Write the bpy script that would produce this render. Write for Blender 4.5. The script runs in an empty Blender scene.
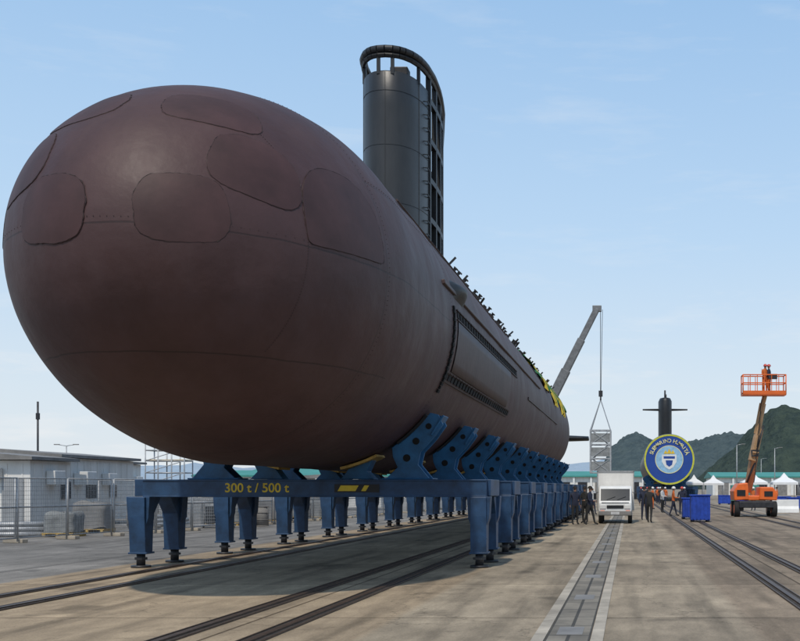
import bpy, bmesh, math, random
from mathutils import Vector, Matrix, noise
random.seed(7)
C = bpy.context.scene.collection
sc = bpy.context.scene

# ------------------------------------------------------------------ materials
def nmat(name, col, rough=0.6, metal=0.0, var=0.25, scale=3.0, bump=0.05, bscale=None, spec=0.5, col2=None, stretch=None):
    m = bpy.data.materials.new(name); m.use_nodes = True
    nt = m.node_tree; N = nt.nodes; L = nt.links
    b = N["Principled BSDF"]
    b.inputs["Roughness"].default_value = rough
    b.inputs["Metallic"].default_value = metal
    b.inputs["Specular IOR Level"].default_value = spec
    tc = N.new("ShaderNodeTexCoord")
    mp = N.new("ShaderNodeMapping")
    if stretch: mp.inputs["Scale"].default_value = stretch
    L.new(tc.outputs["Object"], mp.inputs[0])
    n = N.new("ShaderNodeTexNoise"); n.inputs["Scale"].default_value = scale; n.inputs["Detail"].default_value = 6
    n.inputs["Roughness"].default_value = 0.65
    L.new(mp.outputs[0], n.inputs["Vector"])
    r = N.new("ShaderNodeValToRGB")
    r.color_ramp.elements[0].position = 0.3; r.color_ramp.elements[1].position = 0.7
    c2 = col2 if col2 else [c*(1-var) for c in col]
    c1 = col if col2 else [min(1, c*(1+var*0.5)) for c in col]
    r.color_ramp.elements[0].color = (*c2, 1); r.color_ramp.elements[1].color = (*c1, 1)
    L.new(n.outputs["Fac"], r.inputs[0]); L.new(r.outputs[0], b.inputs["Base Color"])
    if bump > 0:
        n2 = N.new("ShaderNodeTexNoise"); n2.inputs["Scale"].default_value = bscale or scale*4; n2.inputs["Detail"].default_value = 4
        L.new(tc.outputs["Object"], n2.inputs["Vector"])
        bp = N.new("ShaderNodeBump"); bp.inputs["Strength"].default_value = bump; bp.inputs["Distance"].default_value = 0.05
        L.new(n2.outputs["Fac"], bp.inputs["Height"]); L.new(bp.outputs[0], b.inputs["Normal"])
    return m

M = {}
M['blue'] = nmat("blue_paint", (0.018, 0.12, 0.26), 0.5, 0, 0.5, 2.0, 0.05)
M['dblue'] = nmat("dark_blue_paint", (0.018, 0.06, 0.14), 0.5, 0, 0.55, 2.5, 0.06)
M['yellow'] = nmat("yellow_paint", (0.75, 0.52, 0.04), 0.6)
M['timber'] = nmat("timber", (0.55, 0.36, 0.1), 0.8, 0, 0.4, 6)
M['steel'] = nmat("galvanised_steel", (0.42, 0.43, 0.44), 0.5, 0.4, 0.3, 5)
M['dsteel'] = nmat("dark_steel", (0.05, 0.05, 0.055), 0.5, 0.5, 0.4, 5)
M['rail'] = nmat("rail_steel", (0.13, 0.085, 0.06), 0.5, 0.6, 0.4, 8)
M['groove'] = nmat("rail_groove", (0.05, 0.04, 0.032), 0.95, 0, 0.5, 4)
M['black'] = nmat("black_paint", (0.012, 0.013, 0.015), 0.5, 0, 0.4, 3, 0.05)
M['sailp'] = nmat("sail_paint", (0.030, 0.031, 0.033), 0.4, 0, 0.5, 1.3, 0.05, stretch=(1, 1, .25))
M['patch'] = nmat("maroon_patch", (0.066, 0.031, 0.030), 0.58, 0, 0.35, 1.1, 0.25, 1.5, 0.35)
M['casing'] = nmat("casing_paint", (0.064, 0.038, 0.037), 0.58, 0, 0.35, 1.5, 0.15)
M['bead'] = nmat("sealant_bead", (0.036, 0.017, 0.016), 0.65, 0, 0.4, 8)
M['white'] = nmat("white_paint", (0.78, 0.78, 0.76), 0.45, 0, 0.12, 2, 0.02)
M['wallw'] = nmat("cabin_wall", (0.80, 0.78, 0.74), 0.7, 0, 0.18, 1.2, 0.05, stretch=(1, 1, .3))
M['roofg'] = nmat("grey_roof", (0.24, 0.23, 0.22), 0.7, 0, 0.35, 1.5)
M['doorg'] = nmat("grey_door", (0.35, 0.36, 0.37), 0.6, 0, 0.2, 1.5)
M['teal'] = nmat("teal_roof", (0.05, 0.27, 0.23), 0.6, 0, 0.2, 0.3)
M['glass'] = nmat("dark_glass", (0.03, 0.035, 0.04), 0.08, 0, 0.2, 1, 0)
M['lamp'] = nmat("lamp_glass", (0.7, 0.7, 0.68), 0.15, 0, 0.1, 10, 0)
M['rubber'] = nmat("rubber", (0.02, 0.02, 0.02), 0.85)
M['orange'] = nmat("orange_paint", (0.8, 0.15, 0.02), 0.45, 0, 0.25, 2)
M['cream'] = nmat("boom_paint", (0.5, 0.3, 0.15), 0.5, 0, 0.3, 2)
M['bluecloth'] = nmat("blue_cloth", (0.02, 0.07, 0.42), 0.8, 0, 0.35, 4, 0.3, 3)
M['green'] = nmat("green_cloth", (0.02, 0.18, 0.05), 0.8, 0, 0.3, 4)
M['ycloth'] = nmat("yellow_cloth", (0.75, 0.52, 0.03), 0.8, 0, 0.3, 4)
M['tent'] = nmat("tent_fabric", (0.78, 0.78, 0.78), 0.8, 0, 0.08, 2, 0.1)
M['skin'] = nmat("skin", (0.35, 0.19, 0.12), 0.55, 0, 0.1, 10, 0)
M['navy'] = nmat("navy_cloth", (0.02, 0.025, 0.05), 0.85)
M['dark'] = nmat("dark_cloth", (0.025, 0.025, 0.025), 0.85)
M['shirt'] = nmat("white_shirt", (0.6, 0.6, 0.6), 0.85)
M['ocloth'] = nmat("orange_overall", (0.6, 0.14, 0.03), 0.85)
M['hair'] = nmat("hair", (0.015, 0.012, 0.01), 0.8)
M['redhat'] = nmat("red_helmet", (0.55, 0.05, 0.03), 0.4)
M['whitehat'] = nmat("white_helmet", (0.75, 0.75, 0.72), 0.4)
M['discblue'] = nmat("disc_blue", (0.012, 0.06, 0.30), 0.6, 0, 0.15, 1)
M['cyan'] = nmat("pale_blue_paint", (0.30, 0.52, 0.72), 0.6)
M['ygreen'] = nmat("yellow_green_paint", (0.55, 0.55, 0.05), 0.6)
M['pale'] = nmat("pale_lettering_paint", (0.75, 0.70, 0.35), 0.6, 0, .05)
M['pier'] = nmat("channel_kerb", (0.42, 0.37, 0.30), 0.85, 0, 0.45, 1.2, 0.1)
M['hole'] = nmat("painted_hole_shade", (0.006, 0.006, 0.006), 0.9, 0, 0.2, 4, 0)  # near-black paint standing for the shade inside slots and holes
M['canvas'] = nmat("grey_canvas", (0.25, 0.26, 0.26), 0.85, 0, 0.4, 2, 0.4, 4)
M['boomg'] = nmat("grey_boom_paint", (0.16, 0.165, 0.17), 0.5, 0, 0.4, 2)

# ------------------------------------------------------------------ mesh builder
class MB:
    def __init__(s): s.v = []; s.f = []; s.m = []; s.mi = 0; s.sm = []; s.smooth = False
    def addf(s, f): s.f.append(f); s.m.append(s.mi); s.sm.append(s.smooth)
    def box(s, c, d, rot=None):
        b = len(s.v)
        for x in (-.5, .5):
            for y in (-.5, .5):
                for z in (-.5, .5):
                    p = Vector((x*d[0], y*d[1], z*d[2]))
                    if rot is not None: p = rot @ p
                    s.v.append(p+Vector(c))
        for q in ((0,1,3,2),(4,6,7,5),(0,4,5,1),(2,3,7,6),(0,2,6,4),(1,5,7,3)):
            s.addf([b+i for i in q])
    def bar(s, p0, p1, w, h=None):
        p0 = Vector(p0); p1 = Vector(p1); d = p1-p0
        if d.length < 1e-5: return
        rot = d.to_track_quat('Y', 'Z').to_matrix()
        s.box((p0+p1)/2, (w, d.length, h or w), rot)
    def cyl(s, p0, p1, r, n=12, r2=None, cap=True):
        p0 = Vector(p0); p1 = Vector(p1); d = p1-p0; r2 = r if r2 is None else r2
        q = d.to_track_quat('Z', 'Y').to_matrix(); b = len(s.v)
        for k in range(n):
            a = 2*math.pi*k/n; e = q @ Vector((math.cos(a), math.sin(a), 0))
            s.v.append(p0+e*r); s.v.append(p1+e*r2)
        sm = s.smooth; s.smooth = n > 6
        for k in range(n):
            j = (k+1) % n; s.addf([b+2*k, b+2*j, b+2*j+1, b+2*k+1])
        s.smooth = sm
        if cap:
            s.addf([b+2*k for k in range(n)][::-1]); s.addf([b+2*k+1 for k in range(n)])
    def prism(s, pts, axis, a, b_):
        b = len(s.v); n = len(pts)
        for t in (a, b_):
            for (u, w) in pts:
                s.v.append(Vector((t, u, w)) if axis == 'x' else Vector((u, t, w)) if axis == 'y' else Vector((u, w, t)))
        s.addf(list(range(b, b+n))); s.addf(list(range(b+n, b+2*n))[::-1])
        for k in range(n):
            j = (k+1) % n; s.addf([b+k, b+n+k, b+n+j, b+j])
    def tube(s, pts, r, n=6, closed=False):
        for i in range(len(pts)-(0 if closed else 1)):
            rr = r[i] if isinstance(r, list) else r
            s.cyl(pts[i], pts[(i+1) % len(pts)], rr, n, cap=False)
    def grid(s, P, closed_u=False):
        b = len(s.v); R = len(P); K = len(P[0])
        for row in P:
            for p in row: s.v.append(Vector(p))
        for i in range(R-1):
            for k in range(K-(0 if closed_u else 1)):
                j = (k+1) % K
                s.addf([b+i*K+k, b+i*K+j, b+(i+1)*K+j, b+(i+1)*K+k])
    def obj(s, name, mats, parent=None, loc=(0, 0, 0), bevel=0, rot=None, fixn=True):
        me = bpy.data.meshes.new(name); me.from_pydata([tuple(v) for v in s.v], [], s.f)
        if not isinstance(mats, (list, tuple)): mats = [mats]
        for m in mats: me.materials.append(m)
        for i, p in enumerate(me.polygons):
            p.material_index = s.m[i]; p.use_smooth = s.sm[i]
        if fixn:
            bm = bmesh.new(); bm.from_mesh(me); bmesh.ops.recalc_face_normals(bm, faces=bm.faces); bm.to_mesh(me); bm.free()
        me.update()
        o = bpy.data.objects.new(name, me); C.objects.link(o); o.location = loc
        if rot: o.rotation_euler = rot
        if parent: o.parent = parent
        if bevel:
            md = o.modifiers.new("Bevel", 'BEVEL'); md.width = bevel; md.segments = 2; md.limit_method = 'ANGLE'; md.angle_limit = math.radians(40)
        return o

def root(name, loc, label, cat, group=None, rot=None):
    e = bpy.data.objects.new(name, None); C.objects.link(e); e.location = loc; e.empty_display_size = .3
    if rot: e.rotation_euler = rot
    e["label"] = label; e["category"] = cat
    if group: e["group"] = group
    return e
def tag(o, label, cat, group=None):
    o["label"] = label; o["category"] = cat
    if group: o["group"] = group
    return o
def struct(o): o["kind"] = "structure"; return o
def copy_thing(o, loc=None, parent=None, rot=None):
    c = o.copy(); C.objects.link(c)
    if parent: c.parent = parent
    if loc is not None: c.location = loc
    if rot: c.rotation_euler = rot
    for ch in list(o.children): copy_thing(ch, None, c)
    return c

# ------------------------------------------------------------------ camera
cam = bpy.data.cameras.new("camera"); co = bpy.data.objects.new("camera", cam); C.objects.link(co)
co.location = (0, 0, 1.7); co.rotation_euler = (math.radians(90), 0, 0)
cam.sensor_width = 36; cam.lens = 49.5; cam.shift_x = -0.2875; cam.shift_y = 0.209
cam.clip_start = 0.1; cam.clip_end = 20000
sc.camera = co
sc.view_settings.view_transform = 'Standard'; sc.view_settings.look = 'None'; sc.view_settings.exposure = 0

# ------------------------------------------------------------------ light
EL = math.radians(58); AZ = math.radians(-170)
sd = Vector((math.sin(AZ)*math.cos(EL), math.cos(AZ)*math.cos(EL), math.sin(EL)))
sun = bpy.data.lights.new("sun", 'SUN'); sun.energy = 2.6; sun.angle = math.radians(1.6); sun.color = (1, .92, .80)
so = bpy.data.objects.new("sun", sun); C.objects.link(so); so.rotation_euler = sd.to_track_quat('Z', 'Y').to_euler()
so.location = (0, 0, 60)
w = bpy.data.worlds.new("World"); sc.world = w; w.use_nodes = True
N = w.node_tree.nodes; L = w.node_tree.links
bg = N["Background"]; bg.inputs[1].default_value = 0.11
sky = N.new("ShaderNodeTexSky"); sky.sky_type = 'NISHITA'; sky.sun_disc = False
sky.sun_elevation = EL; sky.sun_rotation = AZ; sky.dust_density = 1.0; sky.air_density = 1.0; sky.ozone_density = 1.3
tc = N.new("ShaderNodeTexCoord"); sx = N.new("ShaderNodeSeparateXYZ"); L.new(tc.outputs["Generated"], sx.inputs[0])
hz = N.new("ShaderNodeValToRGB"); e = hz.color_ramp.elements
e[0].position = 0; e[0].color = (.66, .70, .73, 1); e[1].position = 1; e[1].color = (.18, .28, .44, 1)
for p, c in ((.08, (.60, .69, .77)), (.22, (.46, .63, .82)), (.42, (.335, .55, .83))):
    q_ = e.new(p); q_.color = (*c, 1)
L.new(sx.outputs["Z"], hz.inputs[0])
hs = N.new("ShaderNodeVectorMath"); hs.operation = 'SCALE'; hs.inputs["Scale"].default_value = 10.6; L.new(hz.outputs[0], hs.inputs[0])
hf = N.new("ShaderNodeMapRange"); hf.inputs[1].default_value = 0; hf.inputs[2].default_value = .5; hf.inputs[3].default_value = .97; hf.inputs[4].default_value = .70
L.new(sx.outputs["Z"], hf.inputs[0])
mh = N.new("ShaderNodeMixRGB"); L.new(hf.outputs[0], mh.inputs[0]); L.new(sky.outputs[0], mh.inputs[1]); L.new(hs.outputs[0], mh.inputs[2])
mp = N.new("ShaderNodeMapping"); mp.inputs["Scale"].default_value = (2.6, 2.6, 15); mp.inputs["Location"].default_value = (3.1, 1.2, .4); L.new(tc.outputs["Generated"], mp.inputs[0])
n1 = N.new("ShaderNodeTexNoise"); n1.inputs["Scale"].default_value = 2.3; n1.inputs["Detail"].default_value = 8; n1.inputs["Roughness"].default_value = .62
L.new(mp.outputs[0], n1.inputs["Vector"])
cr = N.new("ShaderNodeValToRGB"); cr.color_ramp.elements[0].position = .54; cr.color_ramp.elements[1].position = .8
L.new(n1.outputs["Fac"], cr.inputs[0])
el = N.new("ShaderNodeMapRange"); el.inputs[1].default_value = 0.02; el.inputs[2].default_value = 0.2; el.inputs[3].default_value = 1.0; el.inputs[4].default_value = 0.22
L.new(sx.outputs["Z"], el.inputs[0])
mu = N.new("ShaderNodeMath"); mu.operation = 'MULTIPLY'; L.new(cr.outputs[0], mu.inputs[0]); L.new(el.outputs[0], mu.inputs[1])
mx = N.new("ShaderNodeMixRGB"); L.new(mu.outputs[0], mx.inputs[0]); L.new(mh.outputs[0], mx.inputs[1]); mx.inputs[2].default_value = (7.9, 8.0, 8.1, 1)
L.new(mx.outputs[0], bg.inputs[0])

# ------------------------------------------------------------------ ground
def ground_mat():
    m = bpy.data.materials.new("concrete_ground"); m.use_nodes = True; nt = m.node_tree; N = nt.nodes; L = nt.links
    b = N["Principled BSDF"]; b.inputs["Roughness"].default_value = .85; b.inputs["Specular IOR Level"].default_value = .2
    tc = N.new("ShaderNodeTexCoord"); s = N.new("ShaderNodeSeparateXYZ"); L.new(tc.outputs["Object"], s.inputs[0])
    mr = N.new("ShaderNodeMapRange"); mr.inputs[1].default_value = -20; mr.inputs[2].default_value = 20; L.new(s.outputs["X"], mr.inputs[0])
    r = N.new("ShaderNodeValToRGB"); r.color_ramp.interpolation = 'LINEAR'
    e = r.color_ramp.elements
    def P(x): return (x+20)/40
    e[0].position = 0; e[0].color = (.29, .27, .245, 1)
    e[1].position = 1; e[1].color = (.38, .32, .245, 1)
    for x, c in ((-11.2, (.29, .27, .245)), (-11.15, (.43, .33, .22)), (-3.1, (.43, .33, .22)), (-3.05, (.41, .335, .24)),
                 (1.4, (.40, .325, .235)), (1.45, (.31, .24, .17)), (8.9, (.32, .25, .18)), (8.95, (.40, .335, .26))):
        q = e.new(P(x)); q.color = (*c, 1)
    L.new(mr.outputs[0], r.inputs[0])
    def noi(sc_, det, ro, st=None):
        n = N.new("ShaderNodeTexNoise"); n.inputs["Scale"].default_value = sc_; n.inputs["Detail"].default_value = det; n.inputs["Roughness"].default_value = ro
        if st:
            mp = N.new("ShaderNodeMapping"); mp.inputs["Scale"].default_value = st; L.new(tc.outputs["Object"], mp.inputs[0]); L.new(mp.outputs[0], n.inputs["Vector"])
        else: L.new(tc.outputs["Object"], n.inputs["Vector"])
        return n
    def mul(prev, n, a, bb, lo, hi):
        q = N.new("ShaderNodeMapRange"); q.inputs[1].default_value = a; q.inputs[2].default_value = bb; q.inputs[3].default_value = lo; q.inputs[4].default_value = hi
        L.new(n.outputs[0], q.inputs[0])
        x = N.new("ShaderNodeMixRGB"); x.blend_type = 'MULTIPLY'; x.inputs[0].default_value = 1
        L.new(prev, x.inputs[1]); L.new(q.outputs[0], x.inputs[2]); return x.outputs[0]
    c = mul(r.outputs[0], noi(.35, 6, .6), .35, .65, .76, 1.14)
    c = mul(c, noi(1.6, 8, .7, (1.6, .5, 1)), .35, .7, .70, 1.14)
    c = mul(c, noi(35, 3, .6), .3, .7, .80, 1.14)
    c = mul(c, noi(.8, 5, .5, (2.5, .12, 1)), .5, .68, 1.0, .62)
    c = mul(c, noi(2.2, 9, .75), .59, .65, 1.0, .66)
    c = mul(c, noi(.55, 4, .5), .62, .70, 1.0, .6)
    vo = N.new("ShaderNodeTexVoronoi"); vo.feature = 'DISTANCE_TO_EDGE'; vo.inputs["Scale"].default_value = .33
    nw = noi(1.5, 6, .6); av = N.new("ShaderNodeVectorMath"); av.operation = 'MULTIPLY_ADD'; av.inputs[1].default_value = (.9, .9, .9)
    L.new(nw.outputs["Color"], av.inputs[0]); L.new(tc.outputs["Object"], av.inputs[2]); L.new(av.outputs[0], vo.inputs["Vector"])
    c = mul(c, vo, 0, .006, .62, 1.0)
    br = N.new("ShaderNodeTexBrick"); br.offset = 0; br.inputs["Scale"].default_value = 1; br.inputs["Brick Width"].default_value = 3.9; br.inputs["Row Height"].default_value = 5
    br.inputs["Mortar Size"].default_value = .025; br.inputs["Mortar Smooth"].default_value = .2
    br.inputs["Color1"].default_value = (1.05, 1.05, 1.05, 1); br.inputs["Color2"].default_value = (.82, .82, .82, 1); br.inputs["Mortar"].default_value = (.36, .34, .32, 1)
    mp = N.new("ShaderNodeMapping"); mp.inputs["Location"].default_value = (.9, .6, 0); L.new(tc.outputs["Object"], mp.inputs[0]); L.new(mp.outputs[0], br.inputs["Vector"])
    x = N.new("ShaderNodeMixRGB"); x.blend_type = 'MULTIPLY'; x.inputs[0].default_value = 1; L.new(c, x.inputs[1]); L.new(br.outputs[0], x.inputs[2])
    L.new(x.outputs[0], b.inputs["Base Color"])
    nb = noi(25, 6, .7); bp = N.new("ShaderNodeBump"); bp.inputs["Strength"].default_value = .3; bp.inputs["Distance"].default_value = .02
    L.new(nb.outputs[0], bp.inputs["Height"]); L.new(bp.outputs[0], b.inputs["Normal"])
    return m
g = MB(); g.addf([0, 1, 2, 3]); g.v = [Vector(p) for p in ((-9000, -200, 0), (9000, -200, 0), (9000, 12000, 0), (-9000, 12000, 0))]
struct(g.obj("ground", ground_mat()))

# rail tracks
for cx in (-9.35, -4.7, 3.0, 7.65):
    t = MB()
    for k in (-.5, .5):
        t.mi = 1; t.box((k, 150, .004), (.30, 330, .004))
        t.mi = 0; t.box((k, 150, .016), (.085, 330, .024))
        t.box((k+.13, 150, .012), (.02, 330, .016)); t.box((k-.13, 150, .012), (.02, 330, .016))
    o = t.obj("rail_track", [M['rail'], M['groove']], loc=(cx, 0, 0))
    tag(o, "rusty steel railway track set flush into the concrete", "railway track", "rail tracks set in the concrete")

# drain channel
def channel_mat():
    m = nmat("channel_cover", (.25, .22, .175), .8, 0, .45, 1.3, .1)
    nt = m.node_tree; N = nt.nodes; L = nt.links; b = N["Principled BSDF"]
    src = b.inputs["Base Color"].links[0].from_socket
    tc = N.new("ShaderNodeTexCoord"); br = N.new("ShaderNodeTexBrick"); br.offset = 0
    br.inputs["Scale"].default_value = 1; br.inputs["Brick Width"].default_value = .25; br.inputs["Row Height"].default_value = .9
    br.inputs["Mortar Size"].default_value = .022; br.inputs["Color1"].default_value = (1, 1, 1, 1); br.inputs["Color2"].default_value = (.7, .7, .7, 1); br.inputs["Mortar"].default_value = (.25, .25, .25, 1)
    L.new(tc.outputs["Object"], br.inputs["Vector"])
    x = N.new("ShaderNodeMixRGB"); x.blend_type = 'MULTIPLY'; x.inputs[0].default_value = 1
    L.new(src, x.inputs[1]); L.new(br.outputs[0], x.inputs[2]); L.new(x.outputs[0], b.inputs["Base Color"]); return m
t = MB(); t.mi = 0; t.box((0, 150, .008), (.5, 330, .006))
t.mi = 1; t.box((-.33, 150, .01), (.14, 330, .014)); t.box((.33, 150, .01), (.14, 330, .014))
struct(t.obj("drainage_channel", [channel_mat(), M['pier']], loc=(-.7, 0, 0)))
t = MB()
for i in range(40):
    t.box((0, 9+i*4.0, .012), (.3, .7, .006))
struct(t.obj("drain_cover_path", M['roofg'], loc=(-.7, 0, 0)))

# ------------------------------------------------------------------ submarine hull
R = 3.1; AX = 5.2; Y0 = 19.4; AN = 5.0; CX = -6.85
def rad(y):
    if y < 0: return R*math.sqrt(max(0, 1-(y/AN)**2))
    if y < 48: return R
    t = (y-48)/18.8; return max(.28, R*(1-t**1.7*.92))
def hull_mesh(seg=144):
    mb = MB(); mb.smooth = True; P = []
    ys = []
    for k in range(0, 51):
        ph = math.pi/2*(1-k/50); ys.append(-AN*math.sin(ph) if k else -AN+1e-5)
    y = 0.5
    while y < 48: ys.append(y); y += 0.5
    for k in range(0, 19): ys.append(48+k*18.8/18)
    for y in ys:
        r = rad(y); row = []
        for k in range(seg):
            a = 2*math.pi*k/seg
            d = Vector((math.cos(a), 0, math.sin(a)))
            p = d*r; p.y = y
            q = r + (noise.noise(Vector((p.x*.5, y*.5, p.z*.5)))*.022+noise.noise(Vector((p.x*1.3, y*1.3, p.z*1.3)))*.010)*min(1, r)
            row.append((d.x*q, y, d.z*q))
        P.append(row)
    mb.grid(P, True)
    b = len(mb.v); K = seg
    mb.addf(list(range(b-K, b))); mb.addf(list(range(0, K)))
    return mb
def hull_mat():
    m = bpy.data.materials.new("maroon_hull"); m.use_nodes = True; nt = m.node_tree; N = nt.nodes; L = nt.links
    b = N["Principled BSDF"]; tc = N.new("ShaderNodeTexCoord"); s = N.new("ShaderNodeSeparateXYZ"); L.new(tc.outputs["Object"], s.inputs[0])
    def math_(op, a, c=None):
        q = N.new("ShaderNodeMath"); q.operation = op
        for i, v in enumerate((a, c)):
            if v is None: continue
            if isinstance(v, (int, float)): q.inputs[i].default_value = v
            else: L.new(v, q.inputs[i])
        return q.outputs[0]
    X, Y, Z = s.outputs
    nw = N.new("ShaderNodeTexNoise"); nw.inputs["Scale"].default_value = 1.2; L.new(tc.outputs["Object"], nw.inputs["Vector"])
    wob = math_('MULTIPLY', math_('SUBTRACT', nw.outputs[0], .5), .06)
    def seam(co, c, wd): return math_('LESS_THAN', math_('ABSOLUTE', math_('SUBTRACT', math_('ADD', co, wob), c)), wd)
    mask = None
    def add(v):
        nonlocal mask
        mask = v if mask is None else math_('MAXIMUM', mask, v)
    for c in (-1.6, 3.7, 8.2, 12.6, 17.4, 22, 27, 32, 37.5, 43): add(seam(Y, c, .011))
    add(math_('MULTIPLY', seam(Z, -.02, .012), math_('LESS_THAN', Y, 3.7)))
    add(math_('MULTIPLY', seam(Z, -1.62, .010), math_('LESS_THAN', Y, -.4)))
    add(math_('MULTIPLY', seam(Z, 1.45, .010), math_('MULTIPLY', math_('GREATER_THAN', Y, -1.6), math_('LESS_THAN', Y, 30))))
    n = N.new("ShaderNodeTexNoise"); n.inputs["Scale"].default_value = .7; n.inputs["Detail"].default_value = 9; n.inputs["Roughness"].default_value = .65
    L.new(tc.outputs["Object"], n.inputs["Vector"])
    r = N.new("ShaderNodeValToRGB"); e = r.color_ramp.elements
    e[0].position = .3; e[0].color = (.048, .0215, .021, 1); e[1].position = .72; e[1].color = (.078, .038, .037, 1)
    L.new(n.outputs[0], r.inputs[0])
    mp = N.new("ShaderNodeMapping"); mp.inputs["Scale"].default_value = (1.4, 1.0, .35); L.new(tc.outputs["Object"], mp.inputs[0])
    n3 = N.new("ShaderNodeTexNoise"); n3.inputs["Scale"].default_value = 1.7; n3.inputs["Detail"].default_value = 9; n3.inputs["Roughness"].default_value = .65; L.new(mp.outputs[0], n3.inputs["Vector"])
    q = N.new("ShaderNodeMapRange"); q.inputs[1].default_value = .48; q.inputs[2].default_value = .78; q.inputs[3].default_value = 0; q.inputs[4].default_value = .35; L.new(n3.outputs[0], q.inputs[0])
    m1 = N.new("ShaderNodeMixRGB"); L.new(q.outputs[0], m1.inputs[0]); L.new(r.outputs[0], m1.inputs[1]); m1.inputs[2].default_value = (.098, .060, .062, 1)
    m3 = N.new("ShaderNodeMixRGB"); L.new(math_('MULTIPLY', mask, .6), m3.inputs[0]); L.new(m1.outputs[0], m3.inputs[1]); m3.inputs[2].default_value = (.016, .008, .008, 1)
    L.new(m3.outputs[0], b.inputs["Base Color"])
    ro = N.new("ShaderNodeMapRange"); ro.inputs[1].default_value = .3; ro.inputs[2].default_value = .7; ro.inputs[3].default_value = .50; ro.inputs[4].default_value = .64; L.new(n3.outputs[0], ro.inputs[0]); L.new(ro.outputs[0], b.inputs["Roughness"])
    nb = N.new("ShaderNodeTexNoise"); nb.inputs["Scale"].default_value = 1.1; nb.inputs["Detail"].default_value = 10; nb.inputs["Roughness"].default_value = .5; L.new(tc.outputs["Object"], nb.inputs["Vector"])
    h = math_('SUBTRACT', nb.outputs[0], math_('MULTIPLY', mask, .35))
    bp = N.new("ShaderNodeBump"); bp.inputs["Strength"].default_value = .5; bp.inputs["Distance"].default_value = .08; L.new(h, bp.inputs["Height"]); L.new(bp.outputs[0], b.inputs["Normal"])
    b.inputs["Specular IOR Level"].default_value = .4
    return m
HM = hull_mat()
sub = root("submarine", (CX, Y0, 0), "dark maroon submarine with black unfinished sail resting on blue cradles", "submarine")
hb = hull_mesh(); hull = hb.obj("hull", HM, sub, (0, 0, AX))

def bowp(p, off=0.0):
    p = Vector(p)
    if p.y < 0:
        t = 1/math.sqrt((p.x**2+p.z**2)/R**2+(p.y/AN)**2); q = p*t
        nrm = Vector((q.x/R**2, q.y/AN**2, q.z/R**2)).normalized()
    else:
        rr = math.hypot(p.x, p.z); q = Vector((p.x/rr*R, p.y, p.z/rr*R)); nrm = Vector((q.x, 0, q.z)).normalized()
    return q+nrm*off
def bowfront(X, Z):
    return Vector((X, -AN*math.sqrt(max(0.0001, 1-(X*X+Z*Z)/R**2)), Z))
def outline(w_, h_, k=5, top=.72, n=84, seed=0):
    pts = []
    for i in range(n):
        a = 2*math.pi*i/n; ca, sa = math.cos(a), math.sin(a)
        r = 1/((abs(ca)**k+abs(sa)**k)**(1/k))
        x, y = r*ca, r*sa
        taper = 1-(1-top)*(y+1)/2
        x *= taper
        j = 1+noise.noise(Vector((ca*2, sa*2, seed)))*.05+noise.noise(Vector((ca*9, sa*9, seed)))*.016
        pts.append((x*w_*j, y*h_*j))
    return pts
def arch(w_, h_, n=84):
    pts = []
    for i in range(n):
        a = 2*math.pi*i/n; ca, sa = math.cos(a), math.sin(a)
        k = 14 if sa < 0 else 2.5
        r = 1/((abs(ca)**k+abs(sa)**k)**(1/k))
        pts.append((r*ca*w_*(1-.06*max(0, sa)), (r*sa*h_ if sa >= 0 else r*sa*h_*.55)))
    return pts
def surf(q):
    return (noise.noise(Vector((q.x*.5, q.y*.5, q.z*.5)))*.022+noise.noise(Vector((q.x*1.3, q.y*1.3, q.z*1.3)))*.010)
def patch(cen, w_, h_, top, roll, seed, ol=None):
    c = bowp(cen); nrm = Vector((c.x/R**2, c.y/AN**2, c.z/R**2)).normalized()
    upv = Vector((0, 0, 1)); u = upv.cross(nrm).normalized(); v = nrm.cross(u).normalized()
    rm = Matrix.Rotation(roll, 3, nrm); u = rm @ u; v = rm @ v
    ol = ol or outline(w_, h_, 3.0, top, 84, seed)
    mb = MB(); mb.smooth = True
    rings = []
    for t in (0.001, .2, .4, .6, .8, .99):
        row = []
        for x, y in ol:
            q = bowp(c+u*x*t+v*y*t, 0); row.append(bowp(c+u*x*t+v*y*t, .009+surf(q)))
        rings.append(row)
    mb.grid(rings, True); mb.smooth = False
    b0 = len(mb.v)
    for i, (x, y) in enumerate(ol): mb.v.append(rings[-1][i])
    for x, y in ol: q = bowp(c+u*x+v*y, 0); mb.v.append(bowp(c+u*x+v*y, -.02+surf(q)))
    n = len(ol)
    for k in range(n): j = (k+1) % n; mb.addf([b0+k, b0+j, b0+n+j, b0+n+k])
    o = mb.obj("shutter_panel", M['patch'], sub, (0, 0, AX))
    tb = MB(); pts = []; rs = []
    for i, (x, y) in enumerate(ol):
        jj = 1.0+random.uniform(-.008, .010); q = bowp(c+u*x*jj+v*y*jj, 0); pts.append(bowp(c+u*x*jj+v*y*jj, .002+surf(q))); rs.append(random.uniform(.003, .008))
    tb.tube(pts, rs, 6, True)
    tb.obj("sealant_bead", M['bead'], o)
patch(bowfront(.88, .24), .66, .48, .86, .05, 1)
patch(bowfront(-.86, .22), .66, .48, .86, -.05, 2)
patch(bowfront(1.60, 1.0), .80, .54, .7, -.22, 3)
patch(bowfront(-1.60, 1.0), .80, .54, .7, .22, 4)
patch(bowfront(.88, 1.9), .76, .46, .8, -.12, 5)
patch(bowfront(-.88, 1.9), .76, .46, .8, .12, 6)
patch(bowfront(2.56, .52), .98, .98, .8, .03, 7, arch(1.0, .88))
patch(bowfront(-2.56, .52), .98, .98, .8, -.03, 8, arch(1.0, .88))
def rivets(pts, r_):
    mb = MB()
    for q, n_ in pts: s0 = surf(q); mb.cyl(q+n_*(s0-.01), q+n_*(s0+.006), r_, 6)
    o = mb.obj("rivet_line", M['bead'], sub, (0, 0, AX)); o["kind"] = "stuff"
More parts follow.
